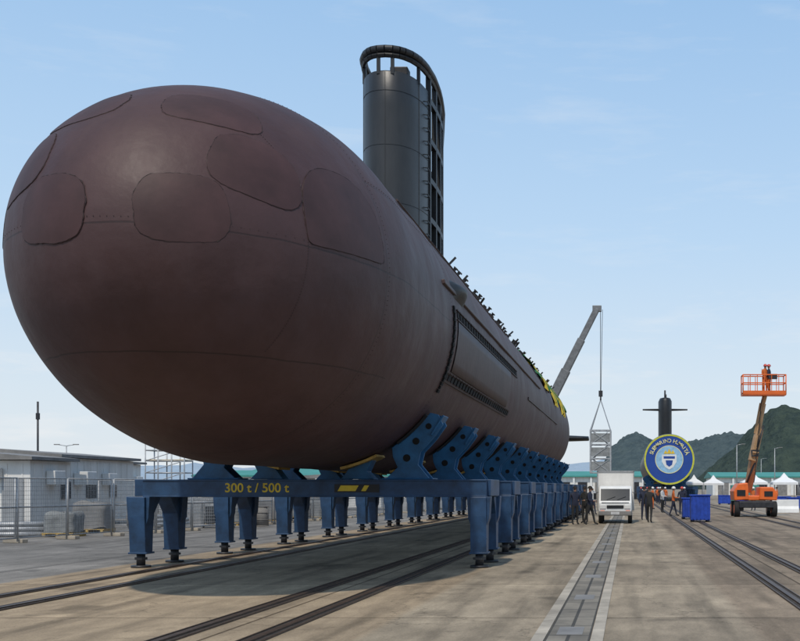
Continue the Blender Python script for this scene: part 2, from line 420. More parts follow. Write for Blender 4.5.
def nn(q): return Vector((q.x/R**2, q.y/AN**2 if q.y < 0 else 0, q.z/R**2)).normalized()
L1 = []
for k in range(-40, 60):
    a = math.radians(k*1.1); rr = rad(-3.52); q = bowp((math.cos(a)*rr, -3.52, math.sin(a)*rr), 0); L1.append((q, nn(q)))
rivets(L1, .007)
L1 = []
for k in range(-28, 33):
    q = bowfront(k*.09, .06); L1.append((q, nn(q)))
rivets(L1, .005)
L1 = []
for k in range(0, 46):
    yy = -1.5+k*.11; z_ = 1.50; x_ = math.sqrt(max(.01, rad(yy)**2-z_**2)); q = Vector((x_, yy, z_)); L1.append((q, Vector((x_, 0, z_)).normalized()))
rivets(L1, .009)
L1 = []
for yy in (-1.52, 3.78):
    for k in range(-42, 50):
        a = math.radians(k*1.5); rr = rad(yy); q = Vector((math.cos(a)*rr, yy, math.sin(a)*rr)); L1.append((q, nn(q)))
rivets(L1, .006)

def cylp(y, psi, off=0): 
    a = math.radians(psi); r = rad(y)+off; return Vector((math.cos(a)*r, y, math.sin(a)*r))
def radial(psi): a = math.radians(psi); return Vector((math.cos(a), 0, math.sin(a)))
def rotm(psi):
    a = math.radians(psi); return Matrix.Rotation(-a, 3, 'Y')
for psi, ya, yb in ((4.5, 4.4, 17.0), (-21, 4.0, 15.8)):
    gb = MB(); y = ya
    while y < yb:
        gb.mi = 0; gb.box(cylp(y+.17, psi, .0), (.05, .27, .13), rotm(psi))
        gb.mi = 1; gb.box(cylp(y+.17, psi+1.8, .015), (.06, .36, .03), rotm(psi+1.8))
        y += .42
    gb.mi = 1; gb.box(cylp((ya+yb)/2, psi-2.0, .01), (.06, yb-ya, .03), rotm(psi-2))
    gb.obj("flood_grille", [M['hole'], M['bead']], sub, (0, 0, AX))
pp = MB(); pp.smooth = True
pp.grid([[cylp(y, ps, .03 if 0 < i < 6 else -.03) for i, ps in enumerate([-18.5, -18.3, -14, -8, -2, 1.8, 2])] for y in [4.5+k*.95 for k in range(12)]])
pp.obj("flank_panel", M['casing'], sub, (0, 0, AX))
rg = MB()
for k in range(22):
    ps = 6-k*1.6; rg.box(cylp(3.98, ps, .01), (.07, .20 if k % 2 else .11, .075), rotm(ps))
rg.obj("hinge_line", M['hole'], sub, (0, 0, AX))
rg = MB(); rg.box(cylp(15, 13, .02), (.09, 24, .10), rotm(13)); rg.obj("flank_rail", M['casing'], sub, (0, 0, AX), bevel=.02)
rg = MB(); rg.box(cylp(10, 36, .02), (.04, 18, .04), rotm(36)); rg.obj("flank_rail", M['casing'], sub, (0, 0, AX))
rg = MB(); rg.box(cylp(29, -4, .02), (.05, 16, .10), rotm(-4)); rg.obj("flank_rail", M['casing'], sub, (0, 0, AX))
fb = MB(); fb.smooth = True
P = []
for i in range(9):
    t = i/8; y = 4.3+t*1.5; h = math.sin(math.pi*min(1, t*1.0))**.6*.24
    P.append([cylp(y, 15+8*(a/6-.5), max(0, h*math.sin(math.pi*a/6))+.0) for a in range(7)])
fb.grid(P); fb.obj("sensor_fairing", M['black'], sub, (0, 0, AX))
# deck fittings, each its own part
y = 9.6; k = 0
while y < 46:
    ps = random.choice((46, 48, 49)); p = cylp(y, ps, 0); d = radial(ps); kind = random.random(); b_ = MB()
    hh = random.uniform(.10, .22)
    if kind < .45:
        b_.box(p+d*hh/2, (hh, .04, .08), rotm(ps)); b_.box(p+d*hh+Vector((0, .05, 0)), (.04, .20, .10), rotm(ps))
    elif kind < .7:
        b_.box(p+d*.05, (.12, random.uniform(.2, .4), .14), rotm(ps))
    else:
        b_.bar(p-d*.02, p+d*(hh+.12)+Vector((0, random.uniform(-.18, .18), 0)), .04, .06); b_.box(p+d*.02, (.06, .2, .14), rotm(ps))
    b_.obj("deck_bracket", M['black'], sub, (0, 0, AX))
    y += random.uniform(.3, .75); k += 1
# casing
cs = MB(); cs.smooth = False
prof = [(-1.35, 2.7), (-1.15, 3.42), (-.6, 3.5), (.6, 3.5), (1.15, 3.42), (1.35, 2.7)]
cs.grid([[(x*(.35 if i == 0 else 1), y, z if i else min(z, 2.95)) for x, z in prof] for i, y in enumerate([6.5, 9.5, 20, 30, 40, 48])])
cs.obj("deck_casing", M['casing'], sub, (0, 0, AX))
# stern planes and propeller
def fin(mb, ang, y0, span0, span1, c0, c1, th):
    d = radial(ang); t = Vector((-d.z, 0, d.x))
    P = []
    for i in range(7):
        f = i/6; r = span0+(span1-span0)*f; c = c0+(c1-c0)*f; row = []
        for j in range(16):
            a = 2*math.pi*j/16; row.append(d*r+Vector((0, y0+(c0-c)*.6+c*(1-math.cos(a))/2, 0))+t*(math.sin(a)*th*(1-.4*f)*(.4+.6*(.5+.5*math.cos(a)))))
        P.append(row)
    mb.grid(P, True); b = len(mb.v); mb.addf(list(range(b-16, b)))
for a in (0, 90, 180, 270):
    f_ = MB(); f_.smooth = True; fin(f_, a, 57.5, 1.0, 3.9, 3.2, 2.0, .36); f_.obj("stern_plane", M['black'], sub, (0, 0, AX))
pr = MB(); pr.smooth = True
for k in range(7):
    a = 360*k/7; d = radial(a); t = Vector((-d.z, 0, d.x)); P = []
    for i in range(6):
        r = .2+1.4*i/5; P.append([d*r+Vector((0, 67+.5*s_, 0))+t*(s_*.4+.15*i*.5) for s_ in (-.5, 0, .5)])
    pr.grid(P)
pr.cyl((0, 66.6, 0), (0, 67.8, 0), .28, 16, .1); pr.obj("propeller", M['rail'], sub, (0, 0, AX))

# ---- sail
def lerp_tab(tab, t):
    for i in range(len(tab)-1):
        if t <= tab[i+1][0]:
            a, b = tab[i], tab[i+1]; f = (t-a[0])/(b[0]-a[0]); return a[1]+(b[1]-a[1])*f
    return tab[-1][1]
WT = [(0, 0), (.03, .2), (.1, .36), (.2, .48), (.4, .63), (.6, .72), (.8, .79), (1.1, .85), (1.4, .89), (2.2, .93), (3.2, .93), (4.2, .85), (5.4, .62), (6.6, .36), (7.8, .06)]
sail = bpy.data.objects.new("sail", None); C.objects.link(sail); sail.parent = sub; sail.location = (.08, 11.0, 0)
ZB = 8.0; ZT = 13.25; ZH = 13.83
ys = [0, .03, .1, .2, .4, .6, .8, 1.1, 1.4, 1.7]
plan = [(-lerp_tab(WT, y), y) for y in ys[::-1]]+[(lerp_tab(WT, y), y) for y in ys[1:]]
sh = MB(); sh.smooth = True
sh.grid([[(x, y, z) for x, y in plan] for z in (ZB, 9.5, 9.52, 11, 12.3, ZT-.05)]+[[(x*.95, .04+y*.97, ZT) for x, y in plan]])
sh.smooth = False
b = len(sh.v); 
for x, y in plan: sh.v.append(Vector((x*.94, .05+y*.96, ZT-.02)))
sh.addf(list(range(b, b+len(plan))))
sh.obj("sail_shell", M['sailp'], sail)
ss = MB()
for z in (9.6, 11.2, 12.7):
    ss.tube([Vector((x*1.003, y-.002, z)) for x, y in plan], .008, 5)
for k in (3, 9, 15):
    x, y = plan[k]; ss.bar((x*1.003, y-.002, ZB), (x*1.003, y-.002, ZT-.05), .012)
ss.obj("shell_seam", M['black'], sail)
st_ = MB()
for z in [8.6+.38*i for i in range(12)]:
    x = lerp_tab(WT, 1.3)
    st_.tube([Vector((x-.02, 1.15, z)), Vector((x+.08, 1.18, z)), Vector((x+.08, 1.5, z)), Vector((x-.02, 1.53, z))], .016, 5)
st_.obj("rung", M['black'], sail)
fr = MB()
fy = [1.75, 2.6, 3.45, 4.3, 5.15, 6.0, 6.85, 7.7]
def topz(y): return ZH if y < 2.2 else ZH-.11*(y-2.2)**1.55
for sgn in (-1, 1):
    for i, y in enumerate(fy):
        x = sgn*lerp_tab(WT, y); zt = topz(y)-.08
        fr.box((x*.97, y, (ZB+zt)/2), (.14, .15, zt-ZB))
    for z in [8.4, 9.55, 10.7, 11.85, 13.0]:
        for i in range(len(fy)-1):
            if z > topz(fy[i+1])-.1: continue
            fr.bar((sgn*lerp_tab(WT, fy[i])*.975, fy[i], z), (sgn*lerp_tab(WT, fy[i+1])*.975, fy[i+1], z), .13, .16)
for z in (9.55, 11.85):
    for y in (2.6, 5.15):
        x = lerp_tab(WT, y)*.95; fr.bar((-x, y, z), (x, y, z), .1)
fr.obj("sail_frame", M['black'], sail)
pn = MB(); pn.box((-.2, 2.5, 10.4), (.5, .9, 4.8)); pn.obj("added_dark_core", M['black'], sail)  # black core added so the open frame looks mostly dark inside
hp = MB(); fy2 = ys+[2.2, 2.6, 3.0, 3.45, 3.9, 4.3, 4.7, 5.15, 5.6, 6.0, 6.4, 6.85, 7.3, 7.7]
rp = [Vector((-lerp_tab(WT, y), y, topz(y))) for y in fy2[::-1]]+[Vector((lerp_tab(WT, y), y, topz(y))) for y in fy2[1:]]
hp.tube(rp, .11, 8); hp.tube([p-Vector((0, 0, .17)) for p in rp], .07, 6)
for y in (.03, .8, 1.7):
    for sgn in (-1, 1):
        x = sgn*lerp_tab(WT, y)*.97; hp.bar((x, y+.03, ZT-.1), (x, y+.03, topz(y)), .09)
hp.obj("bridge_hoop", M['black'], sail)
ms = MB(); ms.cyl((.1, 1.9, 12.5), (.1, 1.9, 13.75), .13, 12); ms.cyl((.1, 1.9, 13.75), (.1, 1.9, 13.85), .18, 12); ms.obj("periscope_mast", M['dsteel'], sail)
ms = MB(); ms.cyl((-.3, 3, 12.5), (-.3, 3, 13.6), .1, 12); ms.obj("periscope_mast", M['dsteel'], sail)
ms = MB(); ms.box((.25, .8, 13.4), (.5, .4, .35)); ms.obj("bridge_console", M['dsteel'], sail, bevel=.03)

# flags on hull
def flag(y0, y1, pa, pb, mats, n):
    mb = MB(); mb.smooth = True; K = 14; Rw = 10
    P = [[cylp(y0+(y1-y0)*i/K+.1*math.sin(j*1.3+n), pa+(pb-pa)*j/Rw+(2.5*math.sin(i*.9+n) if j < 3 else 0), .07+.05*math.sin(i*1.9+j*.5+n)) for j in range(Rw+1)] for i in range(K+1)]
    mb.grid(P)
    for i in range(K):
        for j in range(Rw):
            mb.m[i*Rw+j] = 1 if abs(i-K/2+.5)/(K/2)+abs(j-Rw/2+.5)/(Rw/2) < .8 else 0
    o = mb.obj("banner", mats, loc=(CX, Y0, AX), fixn=False)
    tag(o, "green and yellow cloth banner draped over the maroon hull", "banner", "banners draped on the hull")
for i, (a, b_, c, d) in enumerate(((28.0, 30.4, 28, 53), (30.8, 32.8, 20, 53), (33.2, 35.6, 24, 53), (36, 38.4, 14, 53), (38.8, 41.2, 22, 53), (41.6, 44, 12, 53), (44.4, 47, 20, 53))):
    flag(a, b_, c, d, [M['green'], M['ycloth']] if i % 2 == 0 else [M['ycloth'], M['green']], i)

# ------------------------------------------------------------------ cradles
def cradle():
    r = root("cradle", (CX, 23.4, 0), "blue steel cradle frame with angled saddles supporting the submarine", "cradle", "cradles under the submarine")
    for yy in (0.0, 1.75):
        b = MB(); b.box((.15, yy, 1.69), (7.3, .06, .37)); 
        for z in (1.52, 1.86): b.box((.15, yy+.1, z), (7.3, .30, .035))
        for k in range(9): b.box((-3.3+k*.86, yy+.12, 1.69), (.03, .22, .33))
        b.obj("beam", M['dblue'], r, bevel=.008)
    for x, w_, h_ in ((-3.55, .42, .36), (3.66, .42, .36), (-1.8, .2, .3), (1.9, .2, .3)):
        b = MB(); b.box((x, .93, 1.70), (w_, 1.55, h_)); b.obj("end_beam", M['dblue'], r, bevel=.012)
    for x in (-3.58, 3.64):
        for yy, s_ in ((.06, 1), (1.8, -1)):
            l = MB(); 
            l.prism([(yy-.22*s_*1, 1.50), (yy+.62*s_, 1.50), (yy+.24*s_, 1.12), (yy+.18*s_, .30), (yy-.16*s_, .30), (yy-.22*s_, 1.1)], 'x', x-.17, x+.17)
            l.prism([(x-.25, 1.51), (x+.25, 1.51), (x+.22, 1.05), (x+.17, .9), (x-.17, .9), (x-.22, 1.05)], 'y', yy-.15*1, yy+.15); l.box((x, yy+.02, .315), (.40, .40, .04))
            for zz in (1.06, .62): l.box((x, yy-.155 if s_ > 0 else yy+.155, zz), (.36, .02, .03))
            lo = l.obj("leg", M['dblue'], r, bevel=.012)
            f = MB(); f.cyl((x, yy, .05), (x, yy, .30), .09, 12); f.cyl((x, yy, .0), (x, yy, .05), .2, 16); f.cyl((x, yy, .17), (x, yy, .22), .14, 6)
            f.obj("foot", M['dsteel'], lo)
    for sgn in (-1, 1):
        a = MB()
        # side plates, box web between them, flanges
        pts = [(1.74, 2.56), (2.05, 2.79), (2.36, 3.07), (2.56, 3.31), (2.74, 3.27), (2.84, 3.05), (2.62, 2.74), (2.36, 2.46), (2.30, 2.2), (2.56, 1.885), (1.60, 1.885), (1.86, 2.14), (1.76, 2.36)]
        a.prism([(sgn*p, q) for p, q in pts], 'y', .20, .25); a.prism([(sgn*p, q) for p, q in pts], 'y', .66, .71)
        pin = [(1.82, 2.56), (2.05, 2.74), (2.36, 3.02), (2.56, 3.24), (2.68, 3.21), (2.74, 3.05), (2.52, 2.76), (2.24, 2.48), (2.16, 2.2), (2.36, 1.89), (1.76, 1.89), (1.96, 2.14), (1.86, 2.36)]
        a.prism([(sgn*p, q) for p, q in pin], 'y', .255, .655)
        a.box((sgn*2.08, .455, 1.895), (1.1, .62, .03))
        a.box((sgn*2.72, .455, 3.04), (.04, .6, .5), Matrix.Rotation(sgn*math.radians(32), 3, 'Y'))
        ao = a.obj("saddle_arm", M['blue'], r, bevel=.012)
        hlm = MB()
        for px_, pz_, rr in ((2.06, 2.34, .08), (2.26, 2.70, .075), (2.53, 3.02, .065)): hlm.cyl((sgn*px_, .19, pz_), (sgn*px_, .202, pz_), rr, 16)  # dark discs on the plate paint the shade of holes, nothing is cut
        ho = hlm.obj("hole_shade_disc", M['hole'], ao)
        t = MB(); 
        an0, an1 = math.radians(-54), math.radians(-38)
        arc = [(sgn*math.cos(an0+(an1-an0)*k/8)*rr, AX+math.sin(an0+(an1-an0)*k/8)*rr) for rr, rng in ((3.125, range(9)), (3.19, range(8, -1, -1))) for k in rng]
        t.prism(arc, 'y', .2, .7); t.obj("rubber_pad", M['rubber'], r)
        b = MB(); b.prism([(sgn*p, q) for p, q in ((.62, 1.885), (1.34, 1.885), (1.18, 2.05), (1.30, 2.30), (.78, 2.10))], 'y', .3, .7); b.obj("keel_bracket", M['blue'], r, bevel=.012)
        t = MB(); an0, an1 = math.radians(-78), math.radians(-63)
        arc = [(sgn*math.cos(an0+(an1-an0)*k/8)*rr, AX+math.sin(an0+(an1-an0)*k/8)*rr) for rr, rng in ((3.125, range(9)), (3.18, range(8, -1, -1))) for k in rng]
        t.prism(arc, 'y', .1, .9); t.obj("timber_pad", M['timber'], r)
    return r
def text(body, size, mat, parent, loc, rot, name="lettering", extr=.003, off=.018):
    cu = bpy.data.curves.new("t", 'FONT'); cu.body = body; cu.size = size; cu.extrude = extr; cu.align_x = 'CENTER'; cu.align_y = 'CENTER'; cu.offset = size*off
    o = bpy.data.objects.new("t", cu); C.objects.link(o)
    dg = bpy.context.evaluated_depsgraph_get(); me = bpy.data.meshes.new_from_object(o.evaluated_get(dg))
    bpy.data.objects.remove(o); me.materials.clear(); me.materials.append(mat)
    n = bpy.data.objects.new(name, me); C.objects.link(n); n.parent = parent; n.location = loc; n.rotation_euler = rot; return n
c1 = cradle()
copies = [copy_thing(c1, (CX, 23.4+4.85*i, 0)) for i in range(1, 11)]
c1["label"] = "blue steel cradle frame lettered 300 t / 500 t in yellow"
text("300 t / 500 t", .27, M['yellow'], c1, (-1.08, -.036, 1.69), (math.pi/2, 0, 0))
nb = MB(); nb.box((1.05, -.037, 1.69), (.95, .012, .17)); pl = nb.obj("marking_plate", M['black'], c1)
nb = MB(); nb.prism([(.64, 1.63), (1.02, 1.63), (1.09, 1.75), (.71, 1.75)], 'y', -.048, -.044); nb.prism([(1.14, 1.63), (1.24, 1.63), (1.31, 1.75), (1.21, 1.75)], 'y', -.048, -.044); nb.obj("marking", M['yellow'], pl)

# ------------------------------------------------------------------ second submarine
s2 = root("submarine", (4.85, 141, 0), "black submarine with round blue emblem disc on its bow", "submarine")
h2 = hull_mesh(96); m2 = nmat("black_hull", (.03, .03, .033), .45, 0, .4, .8)
h2.obj("hull", m2, s2, (0, 0, AX))
d = MB(); d.cyl((0, -5.05, 0), (0, -4.2, 0), 3.15, 64); d.obj("emblem_disc", M['discblue'], s2, (0, 0, AX), bevel=.05)
def ring(mb, r0, r1, y, n=64):
    P = [[(math.cos(2*math.pi*k/n)*r_, y, math.sin(2*math.pi*k/n)*r_) for k in range(n)] for r_ in (r0, r1)]
    mb.grid(P, True)
d = MB(); ring(d, 2.90, 3.12, -5.08); eo = d.obj("emblem_ring", M['ygreen'], s2, (0, 0, AX))
d = MB(); ring(d, 1.66, 1.74, -5.085); d.obj("emblem_ring", M['pale'], s2, (0, 0, AX))
d = MB(); d.cyl((0, -5.075, 0), (0, -5.07, 0), 1.68, 48); d.obj("emblem_field", M['cyan'], s2, (0, 0, AX))
d = MB(); d.prism([(-.9, .6), (.9, .6), (.9, -.3), (.5, -.95), (0, -1.25), (-.5, -.95), (-.9, -.3)], 'y', -5.10, -5.085)
d.mi = 2; d.prism([(-.7, .4), (.7, .4), (.7, .1), (-.7, .1)], 'y', -5.115, -5.105)
d.mi = 2; d.prism([(-.45, -.1), (.45, -.1), (.35, -.65), (0, -.9), (-.35, -.65)], 'y', -5.115, -5.105)
d.mi = 1; d.prism([(-.7, .7), (-.45, 1.15), (-.25, .85), (0, 1.35), (.25, .85), (.45, 1.15), (.7, .7)], 'y', -5.10, -5.085)
d.obj("crest", [M['white'], M['yellow'], M['discblue']], s2, (0, 0, AX))
txt = "SUBMARINO HUMAITÁ"
for i, ch in enumerate(txt):
    if ch == ' ': continue
    th = math.radians(160-i*(140/(len(txt)-1)))
    rx = Matrix.Rotation(math.pi/2, 4, 'X'); ry = Matrix.Rotation(math.pi/2-th, 4, 'Y')
    lo = text(ch, .66, M['pale'], s2, (0, 0, 0), (0, 0, 0), extr=.004, off=.012)
    lo.matrix_local = Matrix.Translation((math.cos(th)*2.3, -5.10, AX+math.sin(th)*2.3)) @ ry @ rx
sl = MB(); sl.smooth = True
yy2 = [0, .1, .3, .8, 1.5, 2.5, 4, 5.5, 7, 7.8]
pl2 = [(-lerp_tab(WT, y), y) for y in yy2[::-1]]+[(lerp_tab(WT, y), y) for y in yy2[1:]]
sl.grid([[(x, y, z) for x, y in pl2] for z in (8, 10, 12, 13.6)]+[[(x*.8, .2+y*.95, 14) for x, y in pl2]]+[[(x*.01, .5+y*.8, 14.1) for x, y in pl2]])
sl.obj("sail", M['black'], s2, (0, 9, 0))
for sg in (1, -1):
    f_ = MB(); f_.smooth = True
    P = [[(sg*(.7+2.4*i/4), .3+(1.5-.5*i/4)*(1-math.cos(2*math.pi*j/12))/2, .16*(1-.4*i/4)*math.sin(2*math.pi*j/12)) for j in range(12)] for i in range(5)]
    f_.grid(P, True); b = len(f_.v); f_.addf(list(range(b-12, b))); f_.obj("sail_plane", M['black'], s2, (0, 10.5, 12.5))
ms = MB(); ms.cyl((0, 11.5, 13.9), (0, 11.5, 15.2), .12, 8); ms.obj("periscope_mast", M['dsteel'], s2)
ms = MB(); ms.cyl((.2, 13.4, 13.9), (.2, 13.4, 14.8), .1, 8); ms.obj("periscope_mast", M['dsteel'], s2)
for i in range(8):
    c_ = copy_thing(copies[0], (4.85, 141+4.85*i, 0)); c_["group"] = "cradles under the black submarine"

# ------------------------------------------------------------------ delivery van
van = root("delivery_truck", (-.7, 52, 0), "white light delivery truck with tall box body, parked", "truck")
v = MB(); v.prism([(.06, .42), (0, .62), (.02, .98), (.10, 1.08), (.44, 1.66), (.60, 1.76), (1.5, 1.80), (1.5, .42)], 'x', -.78, .78)
v.obj("cab", M['white'], van, bevel=.06)
v = MB(); v.box((0, 3.2, 1.56), (1.78, 3.1, 1.92)); v.obj("cargo_box", M['wallw'], van, bevel=.03)
v = MB(); v.box((0, 1.635, 2.5), (1.82, .05, .06)); v.box((-.88, 1.635, 1.56), (.05, .05, 1.9)); v.box((.88, 1.635, 1.56), (.05, .05, 1.9)); v.obj("box_trim", M['steel'], van)
v = MB(); v.box((0, 3.0, .55), (1.0, 3.6, .14)); v.obj("underframe", M['dsteel'], van)
v = MB(); v.prism([(.085, 1.11), (.405, 1.65), (.425, 1.64), (.105, 1.10)], 'x', -.69, .69); v.obj("windscreen", M['glass'], van)
for sgn in (-1, 1):
    v = MB(); v.prism([(.35, 1.16), (.6, 1.64), (1.2, 1.66), (1.2, 1.16)], 'x', sgn*.782, sgn*.788); v.obj("door_window", M['glass'], van)
    v = MB(); v.box((sgn*.58, -.005, .80), (.30, .06, .19)); v.obj("headlight", M['lamp'], van, bevel=.02)
    v = MB(); v.box((sgn*.6, .005, .60), (.2, .05, .07)); v.obj("indicator_lamp", M['orange'], van, bevel=.01)
    v = MB(); v.bar((sgn*.8, .3, 1.5), (sgn*.96, .2, 1.42), .03); v.box((sgn*.96, .18, 1.30), (.14, .05, .3)); v.obj("mirror", M['black'], van, bevel=.015)
    for yy in (.75, 3.6):
        wh = bpy.data.objects.new("wheel", None); C.objects.link(wh); wh.parent = van; wh.location = (sgn*.70, yy, .34)
        v = MB(); v.cyl((-.1, 0, 0), (.1, 0, 0), .34, 24); v.obj("tyre", M['rubber'], wh, bevel=.03)
        v = MB(); v.cyl((sgn*.1-.01, 0, 0), (sgn*.11, 0, 0), .2, 16); v.obj("rim", M['steel'], wh)
v = MB(); v.box((0, -.01, .80), (.80, .04, .15)); v.obj("grille", M['black'], van, bevel=.01)
v = MB(); v.box((0, .012, 1.00), (1.3, .03, .02)); v.obj("panel_gap", M['dsteel'], van)
v = MB(); v.box((0, -.03, .50), (1.58, .14, .22)); v.obj("bumper", M['roofg'], van, bevel=.04)
v = MB(); v.box((0, -.112, .50), (.4, .01, .13)); v.obj("licence_plate", M['shirt'], van)
for x0 in (-.4, .1):
    v = MB(); v.bar((x0, .09, 1.13), (x0+.4, .17, 1.28), .02); v.obj("wiper", M['black'], van)

# ------------------------------------------------------------------ people
def person_mesh(pose):
    J = {'pel': (0, 0, .95), 'sp': (0, 0, 1.15), 'ch': (0, 0, 1.38), 'nk': (0, -.01, 1.50), 'hb': (0, -.02, 1.58), 'ht': (0, -.02, 1.70)}
    Rr = {'pel': (.155, .11), 'sp': (.135, .1), 'ch': (.165, .115), 'nk': (.052, .052), 'hb': (.075, .09), 'ht': (.07, .085)}
    E = [('pel', 'sp'), ('sp', 'ch'), ('ch', 'nk'), ('nk', 'hb'), ('hb', 'ht')]
    for s_, sg in (('l', 1), ('r', -1)):
        st = pose.get('step', 0)*sg
        J['hip'+s_] = (sg*.1, 0, .88); J['kn'+s_] = (sg*.11, -st*.5-.01, .49); J['an'+s_] = (sg*.12, -st+.02, .09); J['to'+s_] = (sg*.13, -st-.15, .04)
        Rr['hip'+s_] = (.098, .098); Rr['kn'+s_] = (.062, .062); Rr['an'+s_] = (.045, .045); Rr['to'+s_] = (.045, .03)
        J['sh'+s_] = (sg*.19, 0, 1.41); Rr['sh'+s_] = (.06, .06)
        am = pose.get('arm'+s_, 'down')
        if am == 'down': el_, wr, hd = (sg*.25, .02, 1.13), (sg*.26, -.05, .88), (sg*.26, -.06, .82)
        elif am == 'fwd': el_, wr, hd = (sg*.24, -.05, 1.13), (sg*.18, -.28, 1.10), (sg*.17, -.34, 1.10)
        elif am == 'up': el_, wr, hd = (sg*.26, -.25, 1.40), (sg*.2, -.45, 1.5), (sg*.2, -.5, 1.52)
        else: el_, wr, hd = (sg*.34, .05, 1.15), (sg*.2, -.1, 1.0), (sg*.15, -.13, .98)
        J['el'+s_], J['wr'+s_], J['hd'+s_] = el_, wr, hd
        Rr['el'+s_] = (.045, .045); Rr['wr'+s_] = (.03, .03); Rr['hd'+s_] = (.038, .02)
        E += [('pel', 'hip'+s_), ('hip'+s_, 'kn'+s_), ('kn'+s_, 'an'+s_), ('an'+s_, 'to'+s_), ('ch', 'sh'+s_), ('sh'+s_, 'el'+s_), ('el'+s_, 'wr'+s_), ('wr'+s_, 'hd'+s_)]
    K = list(J); me = bpy.data.meshes.new("p"); me.from_pydata([J[k] for k in K], [(K.index(a), K.index(b)) for a, b in E], [])
    o = bpy.data.objects.new("p", me); C.objects.link(o)
    md = o.modifiers.new("s", 'SKIN')
    if not me.skin_vertices:
        bpy.context.view_layer.objects.active = o; bpy.ops.mesh.customdata_skin_add()
    for i, k in enumerate(K):
        me.skin_vertices[0].data[i].radius = Rr[k]; me.skin_vertices[0].data[i].use_root = (k == 'pel')
    md.use_smooth_shade = True
    o.modifiers.new("ss", 'SUBSURF').levels = 1
    dg = bpy.context.evaluated_depsgraph_get(); out = bpy.data.meshes.new_from_object(o.evaluated_get(dg))
    bpy.data.objects.remove(o)
    bm = bmesh.new(); bm.from_mesh(out)
    def tube(p0, p1, r):
        p0 = Vector(p0); p1 = Vector(p1); q = (p1-p0).to_track_quat('Z', 'Y').to_matrix(); vs = []
        for p, rr in ((p0, r), (p1, r*.75)):
            vs.append([bm.verts.new(p+q @ Vector((math.cos(a)*rr, math.sin(a)*rr, 0))) for a in [k*math.pi/3 for k in range(6)]])
        for k in range(6):
            bm.faces.new((vs[0][k], vs[0][(k+1) % 6], vs[1][(k+1) % 6], vs[1][k]))
        bm.faces.new(vs[1])
    for s_, sg in (('l', 1), ('r', -1)):
        h = Vector(J['hd'+s_]); d_ = (h-Vector(J['wr'+s_])).normalized(); side = Vector((0, 1, 0)) if abs(d_.z) > .6 else Vector((1, 0, 0))
        for k in range(4):
            b0 = h+side*(k-1.5)*.019+d_*.01; ln = (.06, .075, .07, .055)[k]
            m_ = b0+d_*ln*.55; tube(b0, m_, .009); tube(m_, m_+d_*ln*.45-Vector((sg*.012, 0, 0)), .008)
        t0 = h-side*.03-d_*.02; tube(t0, t0-side*.025+d_*.045, .01)
    tube((0, -.10, 1.64), (0, -.125, 1.625), .012); tube((.075, -.01, 1.63), (.09, 0, 1.64), .018); tube((-.075, -.01, 1.63), (-.09, 0, 1.64), .018)
    bm.to_mesh(out); bm.free()
    for p in out.polygons: p.use_smooth = True
    return out
poses = [person_mesh({'step': 0}), person_mesh({'step': .22, 'arml': 'down', 'armr': 'fwd'}), person_mesh({'arml': 'fwd', 'armr': 'fwd'}), person_mesh({'arml': 'hip', 'armr': 'up'})]
def person(pi, loc, rz, top, bot, hat, label):
    me = poses[pi].copy(); me.name = "person"; me.materials.clear()
    for m in (bot, top, M['skin'], M['dark']): me.materials.append(m)
    for p in me.polygons:
        c = p.center
        if c.z > 1.52: p.material_index = 2
        elif c.z < .10: p.material_index = 3
        elif len(p.vertices) and (abs(c.x) > .14 and c.z < .89 and c.z > .7 and abs(c.x) > .2): p.material_index = 2
        elif c.y < -.26 and c.z > 1: p.material_index = 2
        elif c.z < .93: p.material_index = 0
        else: p.material_index = 1
    o = bpy.data.objects.new("person", me); C.objects.link(o); o.location = loc; o.rotation_euler = (0, 0, rz)
    tag(o, label, "person")
    h = MB(); h.smooth = True
    P = [[(math.cos(2*math.pi*k/14)*math.cos(t)*.108, -.015+math.sin(2*math.pi*k/14)*math.cos(t)*.125, 1.665+math.sin(t)*.125) for k in range(14)] for t in [i*math.pi/2/5*.99 for i in range(6)]]
    if hat in (M['redhat'], M['whitehat']):
        P = [[(math.cos(2*math.pi*k/14)*.125, -.03+math.sin(2*math.pi*k/14)*.155, 1.66) for k in range(14)]]+P
        h.grid(P, True); h.obj("helmet", hat, o)
    else: h.grid(P, True); h.obj("hair", hat, o)
person(0, (-2.55, 51, 0), .4, M['navy'], M['dark'], M['hair'], "person standing in dark jacket and dark trousers")
person(2, (-2.15, 52.5, 0), -.6, M['dark'], M['dark'], M['hair'], "person in dark clothes holding both forearms forward")
person(1, (-1.85, 50.6, 0), 1.2, M['navy'], M['dark'], M['hair'], "person walking in navy jacket and dark trousers")
person(1, (.95, 53.5, 0), 2.9, M['dark'], M['dark'], M['hair'], "person walking in dark suit beside the truck")
person(0, (.75, 58, 0), .2, M['navy'], M['navy'], M['hair'], "person standing in navy shirt and navy trousers")
person(0, (-3.0, 60, 0), .8, M['dark'], M['navy'], M['redhat'], "person standing in dark clothes and red helmet")
person(1, (2.6, 66, 0), 1.6, M['ocloth'], M['navy'], M['whitehat'], "person walking in orange jacket and white helmet")
person(0, (3.3, 70, 0), .1, M['navy'], M['navy'], M['redhat'], "person standing in navy overalls and red helmet")
person(2, (2.2, 75, 0), 1.1, M['shirt'], M['dark'], M['hair'], "person in white shirt with forearms forward")
person(0, (1.8, 88, 0), 2, M['ocloth'], M['ocloth'], M['whitehat'], "person standing in orange overalls beside the rails")
person(0, (9.2, 82, 0), -.5, M['ocloth'], M['navy'], M['whitehat'], "person standing in orange jacket and white helmet")
person(1, (-2.4, 70, 0), .5, M['shirt'], M['navy'], M['whitehat'], "person walking in white shirt near the cradles")
person(0, (1.3, 100, 0), .5, M['dark'], M['navy'], M['hair'], "person standing in dark clothes beside the rails")
